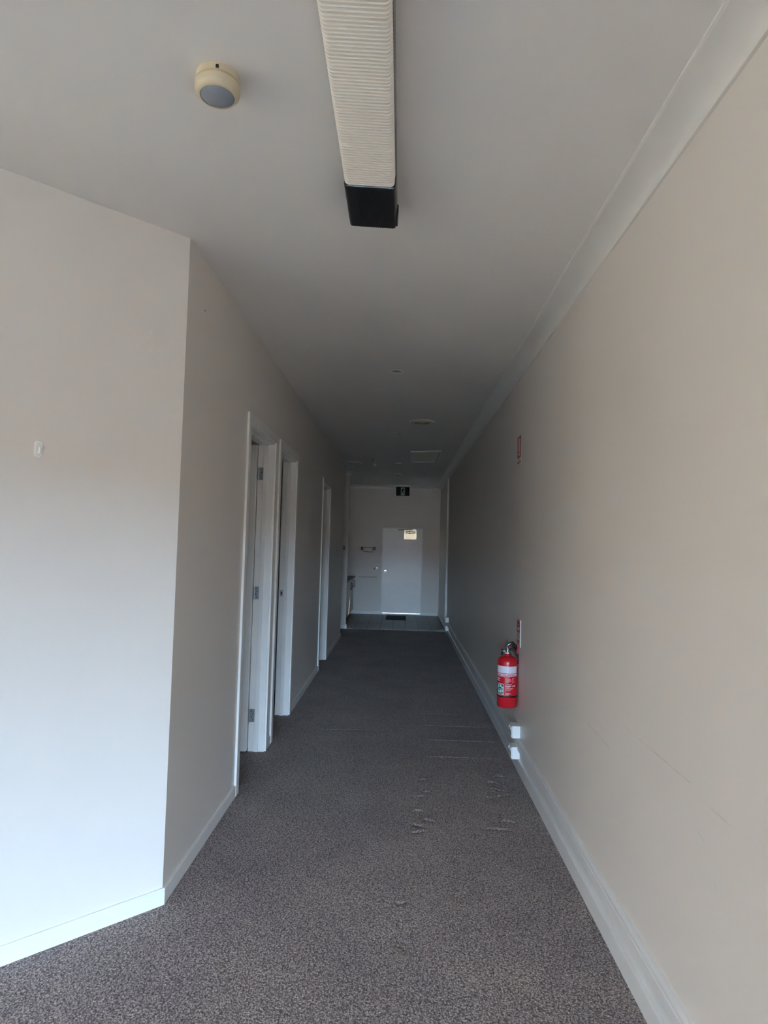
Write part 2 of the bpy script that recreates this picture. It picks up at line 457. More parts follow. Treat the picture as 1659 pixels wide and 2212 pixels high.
# nib wall in front of the kitchenette, kitchenette back wall
struct(MB().box(XO, -1.035, YNIB, YNIB + .1, 0, H).build('wall_nib', M_wall), 'short nib wall standing out before the kitchenette', 'wall')
struct(MB().box(-1.82, -1.72, YNIB + .1, YE, 0, H).build('wall_kitchenette', M_wall), 'side wall behind the kitchenette cabinets', 'wall')
# end wall with the door opening
DX0, DX1, DZ = -.452, .512, 2.05
we = MB().box(XO, DX0, YE, YE + .15, -.05, H).box(DX1, XR, YE, YE + .15, -.05, H).box(DX0, DX1, YE, YE + .15, DZ, H)
struct(we.build('wall_end', M_wall), 'end wall with the white exit door', 'wall')
# shop front behind the camera: sill, head, piers and glazing
GT = 2.50
GX0 = -4.3
wf = MB().box(XO, XQ, YF - .15, YF, GT, H).box(XO, GX0, YF - .15, YF, -.05, GT).box(XQ - .12, XQ, YF - .15, YF, -.05, GT).box(GX0, XQ, YF - .15, YF, -.05, .06)
struct(wf.build('wall_front', M_wall), 'shop front wall behind the viewer', 'wall')
w1 = sroot('window_1', 'glazed aluminium shop front behind the viewer', 'window', (0, YF - .08, 0))
gx0, gx1 = GX0, XQ - .12
nb = 5
for k in range(nb + 1):
    x = gx0 + (gx1 - gx0) * k / nb
    MB().box(x - .025, x + .025, -.03, .03, .06, GT).build('mullion', M_alu, w1)
for k in range(nb):
    x0 = gx0 + (gx1 - gx0) * k / nb; x1 = gx0 + (gx1 - gx0) * (k + 1) / nb
    MB().add([(x0 + .02, 0, .06), (x1 - .02, 0, .06), (x1 - .02, 0, GT), (x0 + .02, 0, GT)], [(0, 1, 2, 3)]).build('pane', (M_grey, M_glass, M_glass, M_greyl, M_greyl)[k], w1)
# daylight portal in the glazed opening (guides sampling of the sky only)
pd = bpy.data.lights.new('sky_portal', 'AREA'); pd.shape = 'RECTANGLE'; pd.size = gx1 - gx0; pd.size_y = GT - .06
pd.cycles.is_portal = True
po = bpy.data.objects.new('sky_portal', pd); COL.objects.link(po)
po.location = ((gx0 + gx1) / 2, YF - .2, (GT + .06) / 2); po.rotation_euler = (PI / 2, 0, 0)
# street outside
struct(MB().box(-60, 60, -70, YF - .15, -.12, -.02).build('ground_street', M_ground), 'asphalt outside the shop front, darkened to cut bounced light', 'ground')  # unseen ground, darkened so the sky strip outshines its bounce
ob = MB().box(-60, 60, -50, -46, -.1, 3.58)
struct(ob.build('building_opposite', M_brick), 'low warm brick building across the street', 'building')
# yard behind the exit door
struct(MB().box(-6, 6, YE + .15, 22, -.12, -.04).build('ground_yard', M_ground), 'paved yard behind the exit door', 'ground')
yb = MB().box(-6, 6, 20.5, 20.7, -.04, 3.2)
struct(yb.build('wall_yard', M_ground), 'pale yard wall outside the exit door', 'wall')

# ------------------------------------------------------------------ trims
def baseboard(name, pts, label, h=.072, t=.013):
    """pts: wall-side points in plan, room on the left-hand side of the run"""
    prof = [(0, 0), (t, 0), (t, h - .006), (t - .005, h), (0, h)]
    b = MB(); n = len(pts); rings = []
    for i, p in enumerate(pts):
        p = Vector(p)
        d0 = (p - Vector(pts[i - 1])).normalized() if i else None
        d1 = (Vector(pts[i + 1]) - p).normalized() if i < n - 1 else None
        n0 = Vector((-d0.y, d0.x)) if d0 else None; n1 = Vector((-d1.y, d1.x)) if d1 else None
        if n0 is None: m = n1
        elif n1 is None: m = n0
        else:
            m = (n0 + n1); m = m / (m.dot(n0))
        rings.append([(p.x + m.x * q[0], p.y + m.y * q[0], q[1]) for q in prof])
    k = len(prof); vs = [v for r in rings for v in r]; fs = []
    for i in range(n - 1):
        for j in range(k):
            fs.append((i * k + j, i * k + (j + 1) % k, (i + 1) * k + (j + 1) % k, (i + 1) * k + j))
    fs += [tuple(range(k)), tuple((n - 1) * k + j for j in range(k))]
    b.add(vs, fs)
    return struct(b.build(name, M_trim), label, 'baseboard')
A = .065   # architrave width
# the room lies on the right when walking +Y along the left wall, so runs go towards -Y
baseboard('baseboard_left', [(XL, OPEN[0][0] - A), (XL, YC), (AX, AY), (XO, AY)], 'white skirting wrapping the angled wall corner')
baseboard('baseboard_left', [(XL, OPEN[1][0] - A), (XL, OPEN[0][1] + A)], 'short white skirting between the first two openings')
baseboard('baseboard_left', [(XL, OPEN[2][0] - A), (XL, OPEN[1][1] + A)], 'white skirting between the second and third openings')
baseboard('baseboard_left', [(XL, YPASS), (XL, OPEN[2][1] + A)], 'white skirting after the third opening')
baseboard('baseboard_nib', [(-1.035, YNIB + .1), (-1.035, YNIB), (-2.2, YNIB)], 'white skirting around the nib wall', h=.075)
baseboard('baseboard_end', [(DX0 - .004, YE), (-1.16, YE)], 'white skirting left of the exit door', h=.075)
baseboard('baseboard_end', [(XR - .012, YE), (DX1 + .004, YE)], 'white skirting right of the exit door', h=.075)
baseboard('baseboard_right', [(XR, 12.1), (XR, YE)], 'plain skirting beyond the duct on the right wall', h=.075)
# skirting duct along the right wall: lower board, recessed channel, upper cover
Y0d, Y1d = YR, 12.06
dprof = [(0, 0), (.017, 0), (.017, .082), (.014, .088), (.003, .092), (.003, .150), (.018, .152), (.020, .156), (.020, .192), (.0175, .195), (.0175, .197), (.020, .2), (.020, .214), (.010, .224), (0, .226)]
br = sroot('baseboard_right', 'grey white skirting duct along the foot of the right wall', 'skirting duct', (XR, 0, 0))
MB().prism(dprof, Y0d, Y1d, lambda p, t: (-p[0], t, p[1])).build('duct_body', M_duct, br)
MB().box(-.018, 0, Y1d, Y1d + .012, 0, .228).build('end_cap', M_white, br)

# cornices
def cove(s=.10, d=.072, n=8):
    """(out from wall, down from ceiling) outline of a coved cornice"""
    pts = [(0, 0), (s, 0), (s, .008), (s - .008, .012)]
    for i in range(n + 1):
        a = PI / 2 * i / n
        pts.append((s - .008 - (s - .022) * math.sin(a), .012 + (d - .022) * (1 - math.cos(a))))
    pts += [(.014, d - .008), (.012, d), (0, d)]
    return pts
cv = cove(.115, .085)
struct(MB().prism(cv, YR, YE, lambda p, t: (XR - p[0], t, H - p[1])).build('trim_1', M_trim, smooth=True), 'white coved cornice along the right wall', 'cornice')
cv2 = cove(.10, .085)
struct(MB().prism(cv2, -1.72, XR, lambda p, t: (t, YE - p[0], H - p[1])).build('trim_2', M_trim, smooth=True), 'cornice along the end wall', 'cornice')
# nib cornice mitred around the free end of the nib wall
b = MB(); cvn = cove(.085, .085); rings = []
for (px, py, mx, my) in ((-2.2, YNIB, 0, -1), (-1.035, YNIB, 1, -1), (-1.035, YNIB + .1, 1, 1), (-1.72, YNIB + .1, 0, 1)):
    rings.append([(px + mx * q[0], py + my * q[0], H - q[1]) for q in cvn])
k = len(cvn); vs = [v for r in rings for v in r]; fs = []
for i in range(3):
    for j in range(k):
        fs.append((i * k + j, i * k + (j + 1) % k, (i + 1) * k + (j + 1) % k, (i + 1) * k + j))
fs += [tuple(range(k)), tuple(3 * k + j for j in range(k))]
b.add(vs, fs)
struct(b.build('trim_3', M_trim, smooth=True), 'white cornice capping the nib wall', 'cornice')

# ------------------------------------------------------------------ left doorways
def doorway(idx, a, b, label):
    r = sroot('door_%d' % idx, label, 'door', (XL, a, 0))
    w = b - a; t = .016; jt = .018
    # architrave legs and head (corridor side)
    for (y0, y1, z0, z1, nm) in ((-A, .004, 0, HEAD + A, 'architrave'), (w - .004, w + A, 0, HEAD + A, 'architrave'), (.004, w - .004, HEAD - .004, HEAD + A, 'architrave_head')):
        MB().box(0, t, y0, y1, z0, z1).build(nm, M_trim, r, bevel=.003)
    # jamb linings
    MB().box(-WT - .01, .002, 0, jt, 0, HEAD).build('jamb', M_trim, r, bevel=.0015)
    MB().box(-WT - .01, .002, w - jt, w, 0, HEAD).build('jamb', M_trim, r, bevel=.0015)
    MB().box(-WT - .01, .002, jt, w - jt, HEAD - jt, HEAD).build('jamb_head', M_trim, r, bevel=.0015)
    # door stops
    s0, s1 = -.078, -.044
    MB().box(s0, s1, jt, jt + .011, 0, HEAD - jt).build('door_stop', M_trim, r, bevel=.0015)
    MB().box(s0, s1, w - jt - .011, w - jt, 0, HEAD - jt).build('door_stop', M_trim, r, bevel=.0015)
    MB().box(s0, s1, jt + .011, w - jt - .011, HEAD - jt - .011, HEAD - jt).build('door_stop', M_trim, r, bevel=.0015)
    return r
d2 = doorway(2, *OPEN[0], 'nearest left doorway with white frame and open door on three hinges')
d3 = doorway(3, *OPEN[1], 'second left doorway, white frame around a dark room')
d4 = doorway(4, *OPEN[2], 'third left doorway, farthest along the corridor')
# first doorway: leaf swung 90 degrees into the room, hinged on the far jamb
w = OPEN[0][1] - OPEN[0][0]
lf = MB().box(-WT - .012 - .81, -WT - .012, w - .018 - .045, w - .018 - .007, .012, HEAD - .024).build('door_leaf', M_trim, d2, bevel=.002)
for z in (2.17, 1.228, .275):
    h = MB().box(-.113, -.080, w - .0195, w - .0178, z - .05, z + .05).lathe([(.005, z - .05), (.005, z + .05)], 10, c=(-.117, w - .022, 0)).build('hinge', M_steel, d2, smooth=True)
    h['label'] = 'zinc butt hinge'
    for dz, dy in ((-.033, 0), (-.012, .01), (.012, 0), (.033, .01)):
        MB().lathe([(.0042, 0), (.003, -.0012)], 8, c=(-.094 - dy, w - .0195, z + dz), axis='y').build('screw', M_dark, h)
MB().lathe([(.026, 0), (.026, -.008), (.012, -.010), (.012, -.03)], 20, c=(-WT - .76, w - .063, 1.02), axis='y').build('door_knob', M_steel, lf, smooth=True)
# second doorway: leaf folded back inside on the near side, strike plate on the far jamb
w = OPEN[1][1] - OPEN[1][0]
MB().box(-WT - .012 - .78, -WT - .012, .025, .063, .012, HEAD - .024).build('door_leaf', M_trim, d3, bevel=.002)
st = MB().box(-.112, -.084, w - .0195, w - .0178, 1.115, 1.175).build('strike_plate', M_steel, d3)
MB().box(-.104, -.092, w - .0202, w - .0193, 1.132, 1.158).build('latch_hole', M_hole, st)
w = OPEN[2][1] - OPEN[2][0]
MB().box(-WT - .012 - .76, -WT - .012, .025, .063, .012, HEAD - .024).build('door_leaf', M_trim, d4, bevel=.002)

# ------------------------------------------------------------------ exit door in the end wall
d1 = sroot('door_1', 'white exit door with small glass panel at the corridor end', 'door', (0, YE, 0))
FR = .022
MB().box(DX0, DX0 + FR, -.03, .12, 0, DZ).build('door_frame', M_trim, d1, bevel=.003)
MB().box(DX1 - FR, DX1, -.03, .12, 0, DZ).build('door_frame', M_trim, d1, bevel=.003)
MB().box(DX0 + FR, DX1 - FR, -.03, .12, DZ - FR, DZ).build('door_frame', M_trim, d1, bevel=.003)
MB().box(DX0 + FR, DX0 + FR + .014, .0401, .12, 0, DZ - FR).box(DX1 - FR - .014, DX1 - FR, .0401, .12, 0, DZ - FR).box(DX0 + FR, DX1 - FR, .0401, .12, DZ - FR - .014, DZ - FR).box(DX0 + FR, DX1 - FR, .042, .12, .03, .045).build('door_stop', M_trim, d1)
MB().box(DX0 + FR, DX1 - FR, -.02, .12, 0, .03).build('threshold', M_white, d1, bevel=.003)
LX0, LX1, LZ0, LZ1 = DX0 + FR + .006, DX1 - FR - .006, .036, DZ - FR - .006
PX0, PX1, PZ0, PZ1 = .060, .360, 1.775, 2.000
lfm = MB()
ly0, ly1 = .014, .04
lfm.box(LX0, PX0, ly0, ly1, LZ0, LZ1).box(PX1, LX1, ly0, ly1, LZ0, LZ1).box(PX0, PX1, ly0, ly1, LZ0, PZ0).box(PX0, PX1, ly0, ly1, PZ1, LZ1)
leaf = lfm.build('door_leaf', M_trim, d1)
pane = MB().box(PX0, PX1, .026, .030, PZ0, PZ1).build('glass_pane', M_film, leaf)
bd = MB().box(PX0 - .008, PX0 + .004, .008, .014, PZ0 - .008, PZ1 + .004).box(PX1 - .004, PX1 + .008, .008, .014, PZ0 - .008, PZ1 + .004).box(PX0, PX1, .008, .014, PZ0 - .008, PZ0 + .004)
bd.build('glazing_bead', M_trim, leaf)
# dark emblem on the glass: long rounded bar outline with a pointed middle
em = MB()
def ring2(outer, inner, y0, y1):
    n = len(outer)
    vs = [(p[0], y0, p[1]) for p in outer] + [(p[0], y0, p[1]) for p in inner] + [(p[0], y1, p[1]) for p in outer] + [(p[0], y1, p[1]) for p in inner]
    fs = []
    for i in range(n):
        j = (i + 1) % n
        fs += [(i, j, n + j, n + i), (2 * n + i, 3 * n + i, 3 * n + j, 2 * n + j), (i, 2 * n + i, 2 * n + j, j), (n + i, n + j, 3 * n + j, 3 * n + i)]
    return vs, fs
def pill(cx, cz, hw, hh, n=8):
    pts = []
    for s, a0 in ((1, -PI / 2), (-1, PI / 2)):
        for i in range(n + 1):
            a = a0 + PI * i / n
            pts.append((cx + s * (hw - hh) + hh * math.cos(a), cz + hh * math.sin(a)))
    return pts
em.add(*ring2(pill(.214, 1.945, .110, .024), pill(.214, 1.945, .092, .0085), .018, .0255))
em.prism([(.166, 1.960), (.222, 1.960), (.194, 1.992)], .018, .0255, lambda p, t: (p[0], t, p[1]))
em.prism([(.166, 1.930), (.194, 1.896), (.222, 1.930)], .018, .0255, lambda p, t: (p[0], t, p[1]))
em.build('glass_emblem', M_black, leaf)
# closer
cl = MB().box(.215, .345, -.050, .0138, 1.990, 2.022).build('door_closer', M_brass, d1, bevel=.012, seg=3)
MB().tube([(.25, -.05, 2.008), (.08, -.07, 2.003), (-.075, -.05, 1.998)], .007, 8).build('closer_arm', M_dark, cl)
hd = MB().lathe([(.034, .0138), (.034, -.006), (.028, -.012), (.011, -.013), (.011, -.045)], 24, c=(-.36, 0, 1.01), axis='y').build('door_handle', M_brass, leaf, smooth=True)
MB().tube([(-.36, -.045, 1.01), (-.33, -.050, 1.006), (-.27, -.050, 1.0)], [.010, .010, .008], 10).build('lever', M_brass, hd, smooth=True)
MB().lathe([(.012, -.001), (.012, -.003)], 12, c=(-.36, -.045, 1.01), axis='y').build('keyhole', M_dark, hd)

# ------------------------------------------------------------------ ceiling light with ribbed diffuser
fl = thing('ceiling_light', 'long fluorescent ceiling light with ribbed cream diffuser and black end cap', 'ceiling light', (-.148, 0, H), (0, math.radians(3.2), 0))
FY0, FY1, FYE = .45, 2.345, 2.645
hw = .094
def rrect(hw_, z0, z1, r, n=5):
    """U-shaped rounded lower corners, square at the top (x, z)"""
    pts = [(-hw_, z1)]
    for i in range(n + 1):
        a = PI + PI / 2 * i / n
        pts.append((-hw_ + r + r * math.cos(a), z0 + r + r * math.sin(a)))
    for i in range(n + 1):
        a = 1.5 * PI + PI / 2 * i / n
        pts.append((hw_ - r + r * math.cos(a), z0 + r + r * math.sin(a)))
    pts.append((hw_, z1))
    return pts
ZB = -.082
MB().prism(rrect(hw + .004, -.030, -.001, .004), FY0, FYE - .02, lambda p, t: (p[0], t, p[1])).build('housing', M_alu, fl)
df = MB().prism(rrect(hw - .006, ZB + .006, -.030, .018), FY0, FY1, lambda p, t: (p[0], t, p[1])).build('diffuser', M_diff, fl, smooth=True)
rp = .0142
big = rrect(hw, ZB, -.032, .016); small = rrect(hw - .003, ZB + .0036, -.032, .016)
mid = rrect(hw - .0004, ZB + .0003, -.032, .016)
nn = len(big)
def rib_mesh():
    b = MB()
    # stepped section: a proud lip on the viewer's side, sloping back to the next rib
    levels = [(small, 0), (mid, rp * .03), (big, rp * .10), (mid, rp * .30), (small, rp)]
    vs = [(p[0], y, p[1]) for ring, y in levels for p in ring]; fs = []
    for i in range(len(levels) - 1):
        for j in range(nn - 1):
            fs.append((i * nn + j, i * nn + j + 1, (i + 1) * nn + j + 1, (i + 1) * nn + j))
    b.add(vs, fs)
    return b
rib0 = rib_mesh().build('rib', M_diff, df, smooth=True)
nr = int((FY1 - 1.15) / rp)
rib0.location = (0, FY1 - rp, 0)
for i in range(1, nr):
    o = rib0.copy(); COL.objects.link(o); o.parent = df; o.location = (0, FY1 - rp * (i + 1), 0)
ec = MB().prism(rrect(hw + .003, ZB - .003, -.004, .012), FY1 - .004, FYE, lambda p, t: (p[0], t, p[1]))
cap = ec.build('end_cap', M_black, fl, bevel=.004)
rg = MB()
for i in range(11):
    x = -.048 + .0088 * i
    rg.box(x, x + .0044, FY1 + .006, FYE - .006, ZB - .0055, ZB - .002)
rg.build('grip_ridges', M_black, cap)
MB().box(hw + .002, hw + .010, FYE - .06, FYE - .004, -.075, -.010).build('mounting_tab', M_black, cap, bevel=.002)

# ------------------------------------------------------------------ occupancy sensor
sn = thing('motion_sensor', 'yellowed round ceiling motion sensor with grey lens', 'sensor', (-.597, 1.888, H))
MB().lathe([(.065, 0), (.0655, -.021), (.0605, -.024), (.0605, -.030)], 48).build('base', M_cream, sn, smooth=True)
MB().lathe([(.063, -.030), (.0685, -.031), (.0685, -.046), (.066, -.053), (.060, -.0605), (.0545, -.0635), (.0515, -.0635), (.0515, -.056)], 48).build('cover_ring', M_cream, sn, smooth=True)
MB().lathe([(.0515, -.058), (.050, -.0625), (.040, -.0675), (.025, -.0705), (.010, -.0718), (.001, -.072)], 48).build('lens', M_lens, sn, smooth=True)
a = math.radians(-76)
sl = MB().box(-.0045, .0045, -.0012, .0012, -.019, -.008).build('cable_slot', M_hole, sn)
sl.location = (.0652 * math.cos(a), .0652 * math.sin(a), 0); sl.rotation_euler = (0, 0, a + PI / 2)

# ------------------------------------------------------------------ downlights
def downlight(x, y, label, r=.056):
    t = thing('downlight', label, 'downlight', (x, y, H), group='recessed downlights along the ceiling')
    MB().lathe([(r, 0), (r, -.003), (r - .004, -.006), (r - .013, -.004), (r - .015, 0)], 32, caps=False).build('trim_ring', M_trim, t, smooth=True)
    MB().lathe([(r - .014, -.001), (.001, -.0015)], 32, caps=False).build('lamp_face', M_steel, t)
    return t
downlight(-.072, 5.19, 'nearest recessed downlight, before the round air vent')
downlight(-.066, 8.09, 'small recessed downlight just beyond the round air vent')
downlight(-.080, 11.07, 'recessed downlight beside the small white ceiling sensor')
downlight(-.190, 14.45, 'farthest recessed downlight, just before the exit sign')

# ------------------------------------------------------------------ round air vents
def vent(x, y, label, r=.145):
    t = thing('air_vent', label, 'air vent', (x, y, H), group='round ceiling air vents')
    MB().lathe([(r, 0), (r, -.006), (r - .006, -.012), (r - .022, -.010), (r - .030, -.001)], 40, caps=False).build('outer_ring', M_cream2, t, smooth=True)
    for k, rr in enumerate((.088, .058, .030)):
        MB().lathe([(rr + .022, -.004), (rr + .018, -.004), (rr, -.014), (rr + .004, -.015)], 36, caps=False).build('cone_ring', M_cream2, t, smooth=True)
    MB().lathe([(.018, -.006), (.016, -.014), (.001, -.014)], 24).build('centre_disc', M_cream2, t, smooth=True)
    MB().lathe([(r - .026, -.001), (.001, -.0012)], 32, caps=False).build('duct_throat', M_dark, t)
M_cream2 = mat('ivory_metal', (0.82, 0.78, 0.70, 1), .4, var=.03, vscale=20)
vent(.205, 7.30, 'round ivory air vent near the right cornice')
vent(-.85, 11.09, 'round air vent at the left, beside the nib wall')

# ------------------------------------------------------------------ return air hatch, hanging slightly open
ht = thing('ceiling_hatch', 'rectangular framed ceiling hatch hanging slightly askew', 'hatch', (.330, 10.05, H - .022), (0, math.radians(-2.6), 0))
L, W_ = .60, .225
for (x0, x1, y0, y1) in ((-W_, -W_ + .035, -L, L), (W_ - .035, W_, -L, L), (-W_ + .035, W_ - .035, -L, -L + .04), (-W_ + .035, W_ - .035, L - .04, L)):
    MB().box(x0, x1, y0, y1, -.012, .012).build('frame', M_trim, ht, bevel=.003)
pn = MB().box(-W_ + .035, W_ - .035, -L + .04, L - .04, -.004, .004).build('panel', M_cream2, ht)
MB().box(-W_ + .012, -W_ + .020, -L + .02, L - .02, -.0135, -.0115).box(W_ - .020, W_ - .012, -L + .02, L - .02, -.0135, -.0115).build('seal', M_dark, ht)

# ------------------------------------------------------------------ small ceiling fittings
t = thing('ceiling_sensor', 'small white cup shaped ceiling sensor', 'sensor', (-.497, 11.2, H))
MB().lathe([(.030, 0), (.030, -.006), (.027, -.010)], 24).build('base', M_white, t, smooth=True)
MB().lathe([(.026, -.010), (.027, -.034), (.022, -.046), (.010, -.050), (.001, -.0505)], 24).build('dome', M_white, t, smooth=True)
for (y, lab, dx) in ((10.55, 'small dark ceiling hook before the white sensor', -.004), (11.72, 'small dark ceiling hook beyond the white sensor', 0)):
    t = thing('ceiling_hook', lab, 'hook', (-.500 + dx, y, H), group='dark ceiling hooks')
    MB().lathe([(.011, 0), (.011, -.003), (.004, -.005)], 12).build('plate', M_dark, t, smooth=True)
    MB().tube([(0, 0, -.004), (0, 0, -.018), (.008, 0, -.026), (.008, 0, -.034), (0, 0, -.040), (-.007, 0, -.036)], .0035, 8).build('hook', M_dark, t, smooth=True)
t = thing('smoke_alarm', 'round white smoke alarm on the ceiling before the exit sign', 'smoke alarm', (-.10, 12.6, H))
MB().lathe([(.055, 0), (.055, -.008)], 28).build('base', M_white, t, smooth=True)
MB().lathe([(.050, -.008), (.056, -.012), (.056, -.026), (.050, -.034), (.030, -.037), (.001, -.037)], 28).build('cover', M_cream2, t, smooth=True)
MB().lathe([(.036, -.037), (.034, -.044), (.001, -.045)], 24).build('grille_cap', M_dark, t, smooth=True)

# ------------------------------------------------------------------ exit sign
ex = thing('exit_sign', 'dark exit sign with pale running figure hung over the exit door', 'exit sign', (.008, 15.02, H))
MB().box(-.135, .135, -.022, .022, -.022, 0).build('ceiling_plate', M_trim, ex, bevel=.004)
MB().box(-.178, .178, -.030, .030, -.052, -.022).build('housing', M_trim, ex, bevel=.008, seg=3)
MB().box(-.172, -.158, -.012, .012, -.262, -.052).build('side_frame', M_trim, ex, bevel=.002)
MB().box(.158, .172, -.012, .012, -.262, -.052).build('side_frame', M_trim, ex, bevel=.002)
MB().box(-.172, .172, -.012, .012, -.268, -.260).build('bottom_frame', M_trim, ex, bevel=.002)
pnl = MB().box(-.158, .158, -.008, .008, -.260, -.052).build('sign_panel', M_exit, ex)
dw = MB()
fy = lambda p, t: (p[0], t, p[1])
dw.box(-.046, .046, -.0095, -.008, -.246, -.066)
db = dw.build('doorway_symbol', M_exitw, pnl)
# running figure in the doorway
rn = MB()
rn.prism([(.016 + .013 * math.cos(2 * PI * i / 14), -.086 + .013 * math.sin(2 * PI * i / 14)) for i in range(14)], -.0115, -.0095, fy)
def limb(pts, w):
    for (p, q) in zip(pts[:-1], pts[1:]):
        d = Vector((q[0] - p[0], q[1] - p[1])).normalized(); n = Vector((-d.y, d.x)) * w
        rn.prism([(p[0] + n.x, p[1] + n.y), (p[0] - n.x, p[1] - n.y), (q[0] - n.x, q[1] - n.y), (q[0] + n.x, q[1] + n.y)], -.0115, -.0095, fy)
limb([(.004, -.100), (-.008, -.155)], .014)
limb([(.004, -.106), (.030, -.128), (.044, -.120)], .006)
limb([(0, -.104), (-.028, -.116), (-.040, -.146)], .006)
limb([(-.004, -.154), (.026, -.180), (.016, -.222)], .0075)
limb([(-.010, -.154), (-.018, -.196), (-.046, -.206)], .0075)
rn.build('running_figure', M_exit, pnl)

# ------------------------------------------------------------------ alarm detector in the far corner
t = thing('alarm_detector', 'small beige alarm detector in the top corner of the end wall', 'detector', (.765, 15.14, 2.955))
MB().box(-.030, .030, -.020, .022, -.058, .058).build('body', M_wall, t, bevel=.008, seg=3)
MB().box(-.022, .022, -.024, -.019, -.045, .012).build('lens_window', M_cream2, t, bevel=.004)
MB().tube([(0, .02, .03), (0, .07, .04), (0, .125, .04)], .012, 10).build('bracket', M_dark, t)

# ------------------------------------------------------------------ fire extinguisher
EX, EY, EZ = .828, 4.955, .440
fe = thing('fire_extinguisher', 'red fire extinguisher with white band hung low on the right wall', 'fire extinguisher', (EX, EY, EZ))
R = .0735
cyl = MB().lathe([(.060, .004), (R - .004, 0), (R, .005), (R, .331)] + [(R * math.cos(q * PI / 2 * .78), .331 + .044 * math.sin(q * PI / 2)) for q in (.15, .3, .45, .6, .75, .88, 1.)] + [(.022, .380), (.020, .392), (.018, .396)], 48).build('cylinder', M_red, fe, smooth=True)
MB().lathe([(R + .0002, .077), (R + .0030, .079), (R + .0030, .088), (R + .0002, .090)], 48, caps=False).build('rubber_band', M_black, fe, smooth=True)
phi0 = math.atan2(-EY, -EX)     # direction towards the viewer's side of the corridor
def patch(name, a0, a1, z0, z1, m, off=.0006, parent=None, n=None):
    """curved label patch; angles in degrees, positive = clockwise towards the wall"""
    n = n or max(3, int((a1 - a0) / 5))
    vs = []
    for i in range(n + 1):
        t = phi0 + math.radians(a0 + (a1 - a0) * i / n)
        for z in (z0, z1):
            vs.append(((R + off) * math.cos(t), (R + off) * math.sin(t), z))
    b = MB().add(vs, [(2 * i, 2 * i + 2, 2 * i + 3, 2 * i + 1) for i in range(n)])
    return b.build(name, m, parent or fe, smooth=True)
K = .000362
zz = lambda y: (1900 - y) * K
band = patch('white_band', -150, 66, zz(1193), zz(1048), M_lilac)
band['label'] = 'white band label'
strip = patch('text_strip', -150, 66, zz(1250), zz(1204), M_pink)
lab = patch('label_sheet', -150, 66, .092, zz(1252), M_red, off=.0004)
for (a0, a1) in ((-60, -40), (-30, -6), (-1, 20), (24, 56)):
    patch('text_line', a0, a1, zz(1234), zz(1222), M_redprint, .0012, strip)
# border line of the left panel
patch('panel_border', -12, -9.5, zz(1655), zz(1262), M_ltext, .0010, lab)
patch('panel_border', -120, -9.5, zz(1655), zz(1648), M_ltext, .0010, lab)
patch('panel_border', -120, -9.5, zz(1270), zz(1262), M_ltext, .0010, lab)
for (a0, a1, y0, y1) in ((-120, -42, 1320, 1300), (-120, -46, 1358, 1342)):
    patch('heading_line', a0, a1, zz(y0), zz(y1), M_pink, .0010, lab)
gb = patch('pictogram_border', -110, -17, zz(1632), zz(1408), M_pink, .0010, lab)
gp = patch('pictogram_panel', -108, -20, zz(1620), zz(1420), M_green, .0014, lab)
for (a0, a1, y0, y1) in ((-64, -54, 1500, 1432), (-47, -34, 1480, 1430), (-33, -22, 1505, 1468), (-60, -50, 1600, 1540), (-47, -36, 1600, 1540), (-34, -23, 1575, 1535), (-108, -20, 1524, 1516), (-30, -24, 1605, 1590)):
    patch('pictogram', a0, a1, zz(y0), zz(y1), M_mint, .0020, gp)
for (a0, a1, y, h_) in ((-6, 16, 1272, 6), (-6, 8, 1296, 8), (-6, 20, 1310, 6), (-6, 26, 1324, 7), (-6, 12, 1338, 6), (-6, 24, 1354, 7), (-6, 10, 1370, 6), (-6, 6, 1384, 6),
                       (-6, 28, 1417, 9), (-6, 24, 1448, 20), (-6, 16, 1468, 8), (-6, 36, 1496, 8), (-6, 30, 1508, 5), (-6, 20, 1532, 7), (-6, 16, 1590, 7), (-6, 24, 1606, 6), (-6, 10, 1620, 7), (-6, 8, 1634, 6),
                       (30, 44, 1290, 6), (30, 36, 1308, 6), (30, 36, 1322, 5), (30, 36, 1336, 5), (30, 44, 1360, 6), (30, 36, 1380, 5), (31, 39, 1448, 22), (41, 49, 1444, 28)):
    patch('text_line', a0, a1, zz(y + h_ / 2), zz(y - h_ / 2), M_ltext, .0010, lab)
# valve, levers, hose, pin
vx = Vector((math.cos(phi0 + PI / 2), math.sin(phi0 + PI / 2), 0))      # to the viewer's right
vf = Vector((math.cos(phi0), math.sin(phi0), 0))                        # to the viewer
def V3(r_, z_, f_=0): return vx * r_ + vf * f_ + Vector((0, 0, z_))
MB().lathe([(.0185, .394), (.0185, .404), (.016, .408), (.016, .416), (.0195, .418), (.0195, .428), (.014, .432), (.014, .446)], 24).build('valve_body', M_chrome, fe, smooth=True)
MB().lathe([(.021, .396), (.021, .403)], 20).build('collar', M_white, fe, smooth=True)
g = MB().tube([V3(-.016, .412, .004), V3(-.036, .412, .006)], [.007, .009], 12).build('gauge_stem', M_brass, fe, smooth=True)
MB().tube([V3(-.034, .412, .006), V3(-.046, .412, .007)], .0155, 18).build('pressure_gauge', M_black, fe, smooth=True)
MB().tube([V3(-.040, .398, .0), V3(-.042, .380, -.004)], [.008, .010], 10).build('tag_loop', M_black, fe, smooth=True)
lv = MB().tube([V3(.0, .436, .01), V3(.028, .440, 0), V3(.052, .424, -.01), V3(.068, .404, -.02)], [.010, .012, .011, .008], 10)
lv.build('carry_handle', M_chrome2, fe, smooth=True)
MB().tube([V3(-.008, .446, .01), V3(.010, .468, .01), V3(.034, .470, 0), V3(.054, .452, -.01), V3(.066, .430, -.02)], [.010, .016, .017, .013, .008], 12).build('squeeze_lever', M_chrome2, fe, smooth=True)
